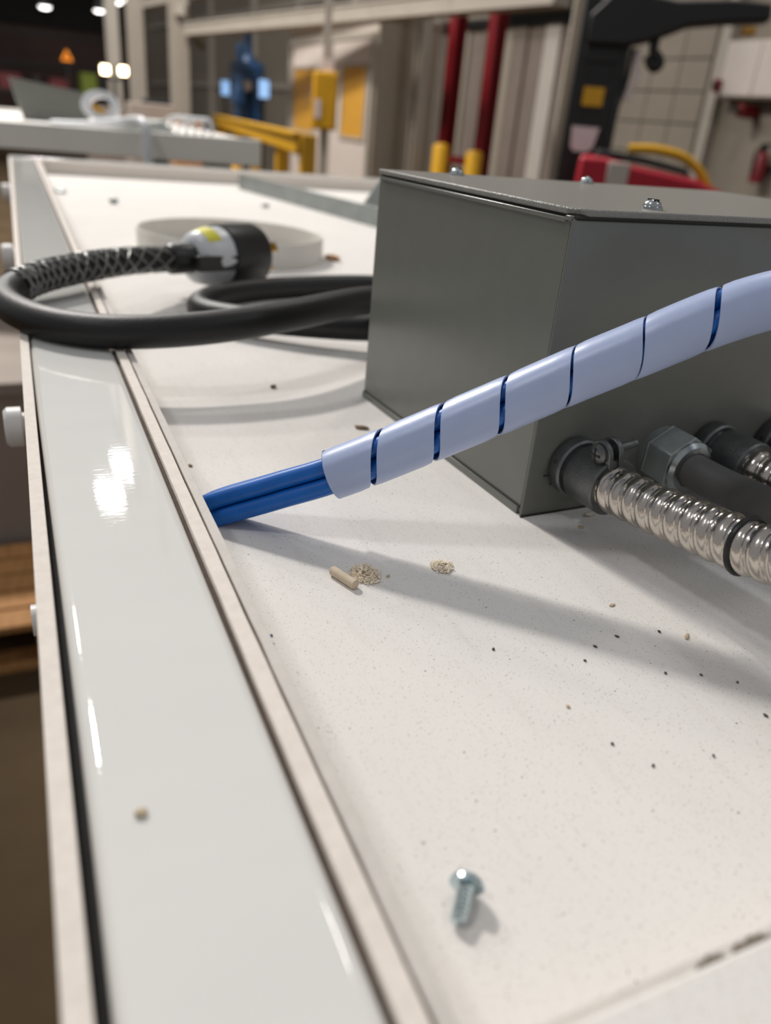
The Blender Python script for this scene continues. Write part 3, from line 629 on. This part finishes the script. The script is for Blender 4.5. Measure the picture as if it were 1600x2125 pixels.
MB().box(-1.1, -0.05, 2.50, 2.58, FZ, FZ+0.02).box(-1.1, -0.05, 3.55, 3.63, FZ, FZ+0.02).build('skid', 'pallet_wood', cr_)

# ================================================================== the hall behind: columns, beams
HR = math.radians(6)
def column(x, y, wd, label, top=6.5, material='column_paint'):
    t = thing('steel_column', (x, y, FZ), label, 'column', 'steel columns of the hall')
    def lb(c, s): return MB().rbox(c, s, HR)
    zc = (top+FZ)/2; h = top-FZ; c, s_ = math.cos(HR), math.sin(HR)
    for k in (-1, 1):
        MB().rbox((x-k*(-s_)*wd*0.45*-1, y+k*c*wd*0.45, zc), (wd, wd*0.1, h), HR).build('flange', material, t, smooth=0)
    MB().rbox((x, y, zc), (wd*0.09, wd*0.8, h), HR).build('web', material, t, smooth=0)
    MB().rbox((x, y, FZ+0.015), (wd*1.6, wd*1.6, 0.03), HR).build('base_plate', material, t, smooth=0)
column(4.02, 5.66, 0.19, 'wide pale column just left of the black truck mast')
column(3.42, 7.22, 0.10, 'slim pale column at the corner of the white booth')
column(2.06, 11.50, 0.20, 'nearest of the three pale columns on the left, right of the work lights')
column(1.84, 13.75, 0.20, 'middle one of the three pale columns on the left')
column(1.80, 16.35, 0.19, 'farthest pale column, rising above the bright work lights')
def beam(name, a, b, h, wd, label):
    a = Vector(a); b = Vector(b); d = (b-a); L_ = d.length; rz = math.atan2(d.y, d.x); c = (a+b)/2
    t = thing(name, tuple(c-Vector((0, 0, h/2))), label, 'beam', 'pale steel beams')
    MB().rbox(c+Vector((0, 0, h/2-0.01)), (L_, wd, 0.02), rz).build('top_flange', 'column_paint', t, smooth=0)
    MB().rbox(c-Vector((0, 0, h/2-0.01)), (L_, wd, 0.02), rz).build('bottom_flange', 'column_paint', t, smooth=0)
    MB().rbox(c, (L_, wd*0.86, h-0.04), rz).build('web', 'column_paint', t, smooth=0)
    for k in range(1, 6): MB().rbox(a.lerp(b, k/6), (0.015, wd*0.9, h-0.04), rz).build('stiffener', 'column_paint', t, smooth=0)
beam('overhead_beam', (3.28, 4.95, 1.0), (2.16, 11.35, 1.0), 0.135, 0.16, 'lower pale overhead beam running above the white booth')
beam('overhead_beam', (3.10, 6.20, 1.42), (1.99, 13.60, 1.42), 0.13, 0.16, 'upper pale beam above the lower overhead beam')
beam('overhead_beam', (2.05, 11.30, 1.20), (3.6, 17.5, 1.20), 0.12, 0.14, 'short pale beam branching off behind the blue machine')

# wall fittings
dr = thing('strip_curtain_door', (6.7, 11.2, FZ), 'brownish strip curtain doorway behind the two red posts', 'door')
n = 9
for k in range(n):
    a0 = 7.9+3.1*k/n
    wallbox(MB(), a0+0.02, a0+3.1/n-0.02, 0.03, 0.05+0.02*(k % 2), FZ, 1.55).build('curtain_strip', ('panel_brown', 'booth_white', 'panel_brown')[k % 3] if k not in (4, 7) else 'booth_side', dr, smooth=0)
wallbox(MB(), 7.75, 11.15, 0.0, 0.14, 1.56, 1.66).build('header', 'truck_black', dr, smooth=0)
for s_ in (7.7, 11.05): wallbox(MB(), s_, s_+0.14, 0.0, 0.16, FZ, 1.7).build('jamb', 'column_paint', dr, smooth=0)
o = wallbox(MB(), 7.0, 9.6, 0.0, 0.5, 1.74, 1.98).build('wall_duct', 'booth_white', smooth=0, bevel=0.02); tag(o, 'pale horizontal duct box above the strip curtain doorway', 'duct')
for r_ in range(6):
    for c_ in range(3):
        wallbox(MB(), 5.75+c_*0.42, 5.75+c_*0.42+0.41, 0.0, 0.03, -0.2+r_*0.33, -0.2+r_*0.33+0.318).build('wall_panel', 'wall_taupe', wr, smooth=0, bevel=0.01)
for s_ in (5.5, 7.15, 12.2, 14.0, 16.5, 19.0, 22.0): wallbox(MB(), s_, s_+0.12, 0.0, 0.12, FZ, 6.5).build('pilaster', 'column_paint', wr, smooth=0)
for z in (0.65, 2.2): wallbox(MB(), 11.5, 28.0, 0.0, 0.06, z, z+0.10).build('wall_rail', 'column_paint', wr, smooth=0)
cb = thing('wall_cabinet', (7.2, 7.2, 0.7), 'white wall cabinet near the upper right edge', 'cabinet')
wallbox(MB(), 4.55, 5.42, 0.0, 0.22, 0.72, 1.25).build('body', 'booth_white', cb, bevel=0.01)
for a0 in (4.57, 4.99): wallbox(MB(), a0, a0+0.41, 0.22, 0.24, 0.74, 1.23).build('door', 'door_paint', cb, bevel=0.005)
for s_, z, lab in ((5.36, 0.83, 'small red valve box on the white cabinet'), (4.98, 0.60, 'small red valve box under the white cabinet')):
    t = thing('valve_box', (7.2, 7.0, z), lab, 'valve')
    wallbox(MB(), s_, s_+0.08, 0.0, 0.30, z-0.06, z+0.06).build('body', 'post_red', t, bevel=0.01); wallbox(MB(), s_+0.02, s_+0.06, 0.30, 0.33, z-0.03, z+0.03).build('handle', 'truck_black', t)
ex = thing('fire_extinguisher', (7.2, 6.8, 0.0), 'red fire extinguisher on the wall at the right edge', 'fire extinguisher')
ec = WA+WD*4.72+WN*0.14
MB().lathe((ec.x, ec.y, -0.06), (0, 0, 1), [(0, 0.06), (0.01, 0.075), (0.24, 0.075), (0.29, 0.05), (0.31, 0.02)], 20).build('cylinder', 'post_red', ex)
MB().rbox((ec.x, ec.y, 0.28), (0.06, 0.06, 0.06)).rbox((ec.x, ec.y-0.05, 0.31), (0.02, 0.14, 0.02)).build('valve_head', 'truck_black', ex)
MB().tube(smooth_path([(ec.x-0.03, ec.y, 0.28), (ec.x-0.10, ec.y, 0.22), (ec.x-0.09, ec.y, 0.02)], 0.02), 0.012, 8).build('hose', 'truck_black', ex)
wallbox(MB(), 4.66, 4.78, 0.0, 0.08, 0.05, 0.12).build('bracket', 'truck_black', ex)

# white booth with doors
bt = thing('control_booth', (3.4, 8.7, FZ), 'white booth with two doors and amber windows', 'booth')
P0, P1, P2, P3 = Vector((3.12, 7.55)), Vector((3.77, 7.65)), Vector((3.66, 9.97)), Vector((3.02, 9.87))
def quadprism(ps, z0, z1): return MB().add([(p.x, p.y, z) for z in (z0, z1) for p in ps], [(0,3,2,1),(4,5,6,7),(0,1,5,4),(1,2,6,5),(2,3,7,6),(3,0,4,7)])
quadprism([P0, P1, P2, P3], FZ, 1.0).build('body', 'booth_white', bt, smooth=0)
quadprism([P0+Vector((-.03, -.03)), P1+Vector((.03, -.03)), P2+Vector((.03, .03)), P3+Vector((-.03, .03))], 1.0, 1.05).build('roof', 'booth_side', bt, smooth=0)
fd = (P3-P0).normalized(); fn = Vector((-fd.y, fd.x))
def fbox(s0, s1, o0, o1, z0, z1): return quadprism([P0+fd*s0+fn*o0, P0+fd*s1+fn*o0, P0+fd*s1+fn*o1, P0+fd*s0+fn*o1], z0, z1)
sd2 = (P1-P0).normalized(); sn = Vector((sd2.y, -sd2.x))
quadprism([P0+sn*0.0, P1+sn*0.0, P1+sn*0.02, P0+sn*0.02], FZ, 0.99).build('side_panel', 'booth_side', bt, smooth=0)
for s0, s1, w0_, w1_ in ((0.05, 0.98, 0.12, 0.66), (1.06, 2.15, 1.45, 2.06)):
    d_ = fbox(s0, s1, 0.0, 0.03, FZ+0.02, 0.85).build('door', 'door_paint', bt, smooth=0, bevel=0.006)
    fbox(w0_, w1_, 0.03, 0.036, 0.03, 0.63).build('pane', 'amber_pane', d_, smooth=0)
    for q in ((w0_-0.03, w0_, 0.0, 0.66), (w1_, w1_+0.03, 0.0, 0.66), (w0_, w1_, 0.63, 0.66), (w0_, w1_, 0.0, 0.03)):
        fbox(q[0], q[1], 0.03, 0.045, q[2], q[3]).build('pane_frame', 'column_paint', d_, smooth=0)
fbox(0.0, 2.25, 0.0, 0.04, 0.86, 0.90).build('lintel', 'column_paint', bt, smooth=0)
for s_ in (0.0, 0.99, 2.2): fbox(s_, s_+0.05, 0.0, 0.04, FZ, 0.86).build('door_post', 'column_paint', bt, smooth=0)

# yellow enclosure on a post
yb = thing('yellow_enclosure', (2.45, 6.97, FZ), 'yellow control enclosure on a post in front of the white booth', 'control box')
yr = math.radians(-16)
MB().rbox((2.43, 6.95, 0.297), (0.20, 0.16, 0.43), yr).build('body', 'safety_yellow', yb, bevel=0.01)
MB().rbox((2.405, 6.864, 0.297), (0.17, 0.012, 0.40), yr).build('door', 'safety_yellow', yb, bevel=0.004)
MB().rbox((2.345, 6.875, 0.236), (0.05, 0.012, 0.14), yr).build('paper_sheet', 'sticker_white', yb, smooth=0)
MB().rbox((2.47, 7.06, -0.10), (0.06, 0.06, 2.3), yr).build('post', 'column_paint', yb, smooth=0)
MB().rbox((2.47, 7.06, FZ+0.01), (0.24, 0.24, 0.02), yr).build('foot_plate', 'column_paint', yb, smooth=0)
MB().rbox((2.44, 6.93, 0.56), (0.09, 0.03, 0.09), yr).build('sign', 'sticker_white', yb, smooth=0)

# yellow guard rail
gd = thing('guard_rail', (2.0, 8.0, FZ), 'yellow steel guard rail running away behind the second panel', 'guard rail')
ga, gb = Vector((1.56, 4.86)), Vector((2.60, 11.9)); gdir = gb-ga; grz = math.atan2(gdir.y, gdir.x); gc = (ga+gb)/2
MB().rbox((gc.x, gc.y, 0.015), (gdir.length, 0.05, 0.10), grz).build('rail', 'safety_yellow', gd, bevel=0.012)
MB().rbox((gc.x, gc.y, 0.075), (gdir.length, 0.09, 0.02), grz).build('top_flange', 'safety_yellow', gd)
MB().rbox((gc.x, gc.y, -0.45), (gdir.length, 0.05, 0.12), grz).build('rail', 'safety_yellow', gd, bevel=0.012)
for t_ in (0.002, 0.15, 0.38, 0.62, 0.85, 0.998):
    q = ga.lerp(gb, t_); MB().rbox((q.x+0.05, q.y, (FZ+0.08)/2), (0.09, 0.09, 0.08-FZ), grz).build('post', 'safety_yellow', gd, bevel=0.008)

# blue machine and two lit screens
bm_ = thing('blue_machine', (2.75, 10.75, FZ), 'dark blue machine standing beyond the yellow guard rail', 'machine')
MB().rbox((2.76, 10.78, FZ+0.10), (0.42, 0.5, 0.20), HR).build('base', 'machine_blue', bm_, bevel=0.02)
MB().rbox((2.75, 10.80, -0.3), (0.24, 0.28, 1.5), HR).build('pedestal', 'machine_blue', bm_, bevel=0.02)
MB().rbox((2.74, 10.74, 0.56), (0.36, 0.32, 0.28), HR).build('head', 'machine_blue', bm_, bevel=0.05)
MB().rbox((2.62, 10.62, 0.38), (0.12, 0.16, 0.34), HR, 0, 0.25).build('arm', 'machine_blue', bm_, bevel=0.02)
MB().rbox((2.83, 10.62, 0.25), (0.11, 0.16, 0.50), HR, 0, -0.12).build('arm', 'machine_blue', bm_, bevel=0.02)
MB().lathe((2.77, 10.80, 0.68), (0, 0, 1), [(0, 0.12), (0.08, 0.09), (0.10, 0.05), (0.36, 0.045), (0.38, 0.02)], 16).build('mast', 'machine_blue', bm_)
MB().rbox((2.66, 10.80, 0.78), (0.05, 0.10, 0.22), HR).build('bracket', 'machine_blue', bm_, bevel=0.01)
MB().lathe((2.70, 10.57, 0.44), (-0.2, -1, 0), [(0, 0.06), (0.03, 0.06), (0.035, 0.04)], 16).build('dial', 'carton_grey', bm_)
def monitor(x, y, z, lab):
    t = thing('monitor_stand', (x, y, FZ), lab, 'monitor')
    MB().rbox((x, y, z), (0.13, 0.03, 0.20), math.radians(-15)).build('housing', 'truck_black', t, bevel=0.006)
    MB().rbox((x-0.005, y-0.017, z), (0.115, 0.006, 0.18), math.radians(-15)).build('screen', 'screen_glow', t, smooth=0)
    MB().rbox((x, y+0.02, (z+FZ)/2), (0.03, 0.03, z-FZ), 0).build('pole', 'truck_black', t); MB().rbox((x, y+0.02, FZ+0.01), (0.25, 0.25, 0.02), 0).build('foot', 'truck_black', t)
monitor(2.68, 9.74, 0.404, 'pale blue lit screen right of the blue machine')
monitor(2.80, 12.17, 0.424, 'pale blue lit screen left of the blue machine')

# red posts and yellow bollards
rf = thing('red_post_frame', (4.0, 7.36, FZ), 'pair of tall dark red steel posts joined by a low red bar', 'post frame')
for x, y in ((3.93, 7.58), (4.10, 7.14)):
    pf = MB().rbox((x, y, 0.3), (0.10, 0.02, 3.1), HR).build('post', 'post_red', rf, smooth=0)
    for k in (-1, 1): MB().rbox((x+k*0.055*math.cos(HR), y+k*0.055*math.sin(HR), 0.3), (0.016, 0.12, 3.1), HR).build('flange', 'post_red', pf, smooth=0)
    MB().rbox((x, y, FZ+0.01), (0.20, 0.20, 0.02), HR).build('base_plate', 'post_red', pf, smooth=0)
MB().rbox((4.015, 7.36, -0.09), (0.06, 0.40, 0.07), math.radians(21)).build('cross_bar', 'post_red', rf, bevel=0.006)
for x, y, zt, lab in ((3.516, 6.86, 0.058, 'left one of the two yellow bollards'), (3.675, 6.53, 0.029, 'right one of the two yellow bollards')):
    t = thing('bollard', (x, y, FZ), lab, 'bollard', 'yellow bollards')
    MB().lathe((x, y, FZ), (0, 0, 1), [(0.02, 0.072), (zt-FZ-0.03, 0.072), (zt-FZ-0.008, 0.060), (zt-FZ, 0.03), (zt-FZ, 0)], 24).build('sleeve', 'safety_yellow', t)
    MB().lathe((x, y, FZ), (0, 0, 1), [(0, 0.11), (0.02, 0.11), (0.02, 0.07)], 24).build('foot', 'safety_yellow', t)

# black and red lift truck
tk = thing('lift_truck', (3.2, 3.9, FZ), 'red lift truck with tall black mast and boom at the right', 'truck')
tr = math.radians(-36.5); tc_, ts_ = math.cos(tr), math.sin(tr)
def tl(u, v, z): return (3.10+u*tc_-v*ts_, 4.19+u*ts_+v*tc_, z)       # u across the view, v away
for u in (-0.105, 0.105): MB().rbox(tl(u, 0, -0.17), (0.075, 0.14, 2.12), tr).build('mast_rail', 'truck_black', tk, bevel=0.008)
MB().rbox(tl(0, -0.012, -0.17), (0.15, 0.10, 2.10), tr).build('mast_back', 'truck_black', tk, smooth=0)
for z in (-0.9, -0.3, 0.62): MB().rbox(tl(0, -0.05, z), (0.20, 0.05, 0.08), tr).build('cross_member', 'truck_black', tk, bevel=0.005)
MB().rbox(tl(-0.01, -0.078, 0.41), (0.115, 0.006, 0.095), tr).build('yellow_label', 'safety_yellow', tk, smooth=0)
MB().prism([(-0.078, 0.255), (0.078, 0.255), (0.058, 0.15), (0.03, 0.125), (-0.05, 0.125), (-0.07, 0.15)], lambda i, j: tl(i-0.02, -0.085, j), lambda i, j: tl(i-0.02, -0.072, j)).build('white_sticker', 'sticker_white', tk, smooth=0)
MB().prism([(-0.10, 0.80), (0.0, 0.90), (0.16, 0.91), (0.34, 0.885), (0.62, 0.905), (0.81, 0.895), (0.82, 0.82), (0.60, 0.80), (0.42, 0.775), (0.25, 0.70), (0.12, 0.665), (-0.10, 0.66)], lambda i, j: tl(i, -0.12, j), lambda i, j: tl(i, 0.04, j)).build('boom', 'truck_black', tk, bevel=0.012)
hk = MB().tube(smooth_path([tl(0.265, -0.05, 0.72), tl(0.268, -0.05, 0.655), tl(0.30, -0.05, 0.625), tl(0.315, -0.05, 0.595), tl(0.29, -0.05, 0.575), tl(0.26, -0.05, 0.60), tl(0.262, -0.05, 0.63)], 0.01), 0.027, 10).build('hook', 'truck_black', tk)
MB().rbox(tl(0.73, -0.06, 0.775), (0.07, 0.08, 0.04), tr).build('beacon', 'amber_pane', tk, bevel=0.01)
MB().tube(smooth_path([tl(0.16, -0.06, 0.66), tl(0.155, -0.07, 0.5), tl(0.13, -0.08, 0.33), tl(0.13, -0.08, 0.0)], 0.02), 0.014, 8).build('hydraulic_hose', 'truck_black', tk)
MB().tube(smooth_path([tl(0.185, -0.05, 0.66), tl(0.20, -0.06, 0.52), tl(0.17, -0.07, 0.40)], 0.02), 0.016, 8).build('lift_cylinder', 'sticker_white', tk)
def tb_(u0, u1, v0, v1, z0, z1): return MB().add([tl(u, v, z) for z in (z0, z1) for u, v in ((u0, v0), (u1, v0), (u1, v1), (u0, v1))], [(0,3,2,1),(4,5,6,7),(0,1,5,4),(1,2,6,5),(2,3,7,6),(3,0,4,7)])
MB().prism([(-0.09, -0.70), (0.68, -0.70), (0.70, 0.00), (0.55, 0.05), (0.24, 0.085), (0.06, 0.115), (-0.06, 0.115)], lambda i, j: tl(i+0.04, -0.62, j), lambda i, j: tl(i+0.04, -0.14, j)).build('body', 'truck_red', tk, bevel=0.02)
MB().prism([(0.03, 0.115), (0.30, 0.095), (0.55, 0.06), (0.50, 0.10), (0.28, 0.135), (0.05, 0.15)], lambda i, j: tl(i+0.02, -0.55, j), lambda i, j: tl(i+0.02, -0.18, j)).build('cover', 'truck_black', tk, bevel=0.008)
tb_(0.13, 0.24, -0.626, -0.612, -0.05, 0.098).build('grey_panel', 'booth_white', tk, bevel=0.006)
tb_(-0.10, 0.72, -0.60, -0.10, FZ+0.08, -0.70).build('chassis', 'truck_black', tk, bevel=0.01)
for u in (0.0, 0.6):
    for v in (-0.5, -0.2): MB().lathe(tl(u, v, FZ+0.09), (ts_*-1, tc_, 0), [(-0.05, 0.05), (-0.05, 0.085), (-0.04, 0.09), (0.04, 0.09), (0.05, 0.085), (0.05, 0.05)], 20).build('wheel', 'truck_black', tk)
MB().tube(smooth_path([tl(0.22, -0.50, 0.165), tl(0.36, -0.50, 0.172), tl(0.50, -0.50, 0.150), tl(0.60, -0.50, 0.090), tl(0.66, -0.50, 0.010), tl(0.70, -0.50, -0.08), tl(0.66, -0.50, -0.12)], 0.02), 0.024, 10).build('yellow_hose', 'safety_yellow', tk)

# far clutter, work lights, rack
wl = thing('work_light', (1.64, 14.95, FZ), 'twin bright work lights on a stand in the dark far left', 'work light')
MB().tube([(1.64, 14.95, FZ), (1.64, 14.95, 0.46)], 0.03, 10).build('pole', 'truck_black', wl)
MB().rbox((1.64, 14.95, 0.45), (0.45, 0.04, 0.04)).build('cross_arm', 'truck_black', wl)
for x, z in ((1.500, 0.560), (1.775, 0.568)):
    h_ = MB().rbox((x, 14.95, z), (0.18, 0.10, 0.16)).build('lamp_head', 'truck_black', wl, bevel=0.02); MB().rbox((x, 14.895, z), (0.12, 0.02, 0.12)).build('lamp_lens', 'warm_glow', h_, smooth=0)
for a_ in (0.4, 2.5, 4.6): MB().tube([(1.64, 14.95, FZ+0.3), (1.64+0.3*math.cos(a_), 14.95+0.3*math.sin(a_), FZ+0.01)], 0.015, 6).build('leg', 'truck_black', wl)
rk = thing('storage_rack', (0.8, 19.6, FZ), 'dark storage rack against the far wall at the upper left', 'rack')
for x in (-0.6, 0.6, 1.9):
    for y in (19.4, 20.2): MB().box(x, x+0.06, y, y+0.06, FZ, 0.45 if x < 1 else 0.55).build('upright', 'truck_black', rk, smooth=0)
for z in (-0.5, 0.12): MB().box(-0.6, 1.96, 19.38, 20.28, z, z+0.04).build('shelf', 'truck_black', rk, smooth=0)
def carton(x, y, z0, sx, sy, sz, material, lab, cat='box', rz=0.1):
    t = thing('storage_box', (x, y, z0), lab, cat)
    MB().rbox((x, y, z0+sz*0.42), (sx, sy, sz*0.84), rz).build('body', material, t, bevel=0.01); MB().rbox((x, y, z0+sz*0.92), (sx*1.04, sy*1.04, sz*0.16), rz).build('lid', material, t, bevel=0.01)
carton(0.10, 19.8, 0.16, 0.42, 0.4, 0.28, 'dim_red', 'left red box on the far dark rack')
carton(1.03, 19.75, 0.16, 0.34, 0.4, 0.26, 'dim_red', 'red box in the middle of the far dark rack')
carton(1.62, 19.7, 0.16, 0.30, 0.4, 0.42, 'dim_green', 'yellow-green box at the right end of the far dark rack')
o = thing('warning_beacon', (1.22, 19.6, FZ), 'small glowing orange warning triangle sign in the dark far left', 'warning sign')
MB().prism([(-0.11, -0.09), (0.11, -0.09), (0.0, 0.11)], lambda i, j: (1.22+i, 19.30, 0.85+j), lambda i, j: (1.22+i, 19.34, 0.85+j)).build('triangle', 'orange_glow', o, smooth=0)
MB().prism([(-0.05, -0.05), (0.05, -0.05), (0.0, 0.045)], lambda i, j: (1.22+i, 19.29, 0.85+j), lambda i, j: (1.22+i, 19.299, 0.85+j)).build('triangle_centre', 'truck_black', o, smooth=0)
MB().rbox((1.22, 19.36, -0.2), (0.03, 0.03, 2.1)).build('post', 'truck_black', o)
stack = [(1.50, 10.3, 0.5, 1.40, 'carton_grey', 'greyish carton stack left of the nearest hall column'), (1.05, 10.8, 0.45, 1.32, 'panel_brown', 'brown carton stack behind the second panel'), (1.78, 9.6, 0.30, 1.28, 'pallet_wood', 'tan carton stack in front of the nearest hall column'), (1.95, 12.6, 0.4, 1.45, 'trouser_dark', 'dark bin stack between the hall columns')]
for x, y, s_, h_, m_, lab in stack:
    t = thing('carton_stack', (x, y, FZ), lab, 'carton', 'carton stacks in the hall')
    nl = 4
    for k in range(nl): MB().rbox((x+random.uniform(-.02, .02), y, FZ+h_*(k+0.5)/nl), (s_, s_, h_/nl-0.004), random.uniform(-.06, .06)).build('carton', m_, t, bevel=0.01)

# ================================================================== lamps of the hall
def high_bay(x, y, z, r, label, group):
    t = thing('high_bay_lamp', (x, y, z), label, 'ceiling lamp', group)
    MB().lathe((x, y, z), (0, 0, 1), [(0, r), (0.02, r*1.02), (0.16, r*0.75), (0.30, r*0.35), (0.42, r*0.3), (0.42, 0)], 24).build('housing', 'lamp_metal', t)
    MB().lathe((x, y, z), (0, 0, -1), [(-0.01, r*0.95), (0.0, r*0.93), (r*0.25, r*0.6), (r*0.33, 0)], 24).build('lens', 'lamp_glow', t)
    MB().tube([(x, y, z+0.4), (x, y, 7.4)], 0.02, 6).build('hanger', 'lamp_metal', t)
    return t
for i, (x, y, z, r) in enumerate(((1.378, 38.146*0.78, 3.127*0.78, 0.19), (3.40*0.86, 34.47*0.86, 2.93*0.86, 0.17), (3.437, 29.507, 2.80, 0.19), (3.177, 24.487, 2.44, 0.20))):
    high_bay(x, y, z, r, ('leftmost bright ceiling lamp at the top left', 'lowest bright ceiling lamp of the cluster at the top left', 'middle bright ceiling lamp of the cluster at the top left', 'rightmost ceiling lamp cut by the top edge')[i], 'ceiling lamps far down the hall')
for i, (x, y, z, W_, c_) in enumerate(LAMPS):
    high_bay(x, y, z+0.02+0.16, 0.42, 'high bay ceiling lamp above the panels, out of view', 'ceiling lamps above the panels')
    ld = bpy.data.lights.new('lamp_light', 'AREA'); ld.shape = 'DISK'; ld.size = 0.8; ld.energy = W_; ld.color = c_
    lo_ = bpy.data.objects.new('lamp_light', ld); COL.objects.link(lo_); lo_.location = (x, y, z+ZO-0.02)
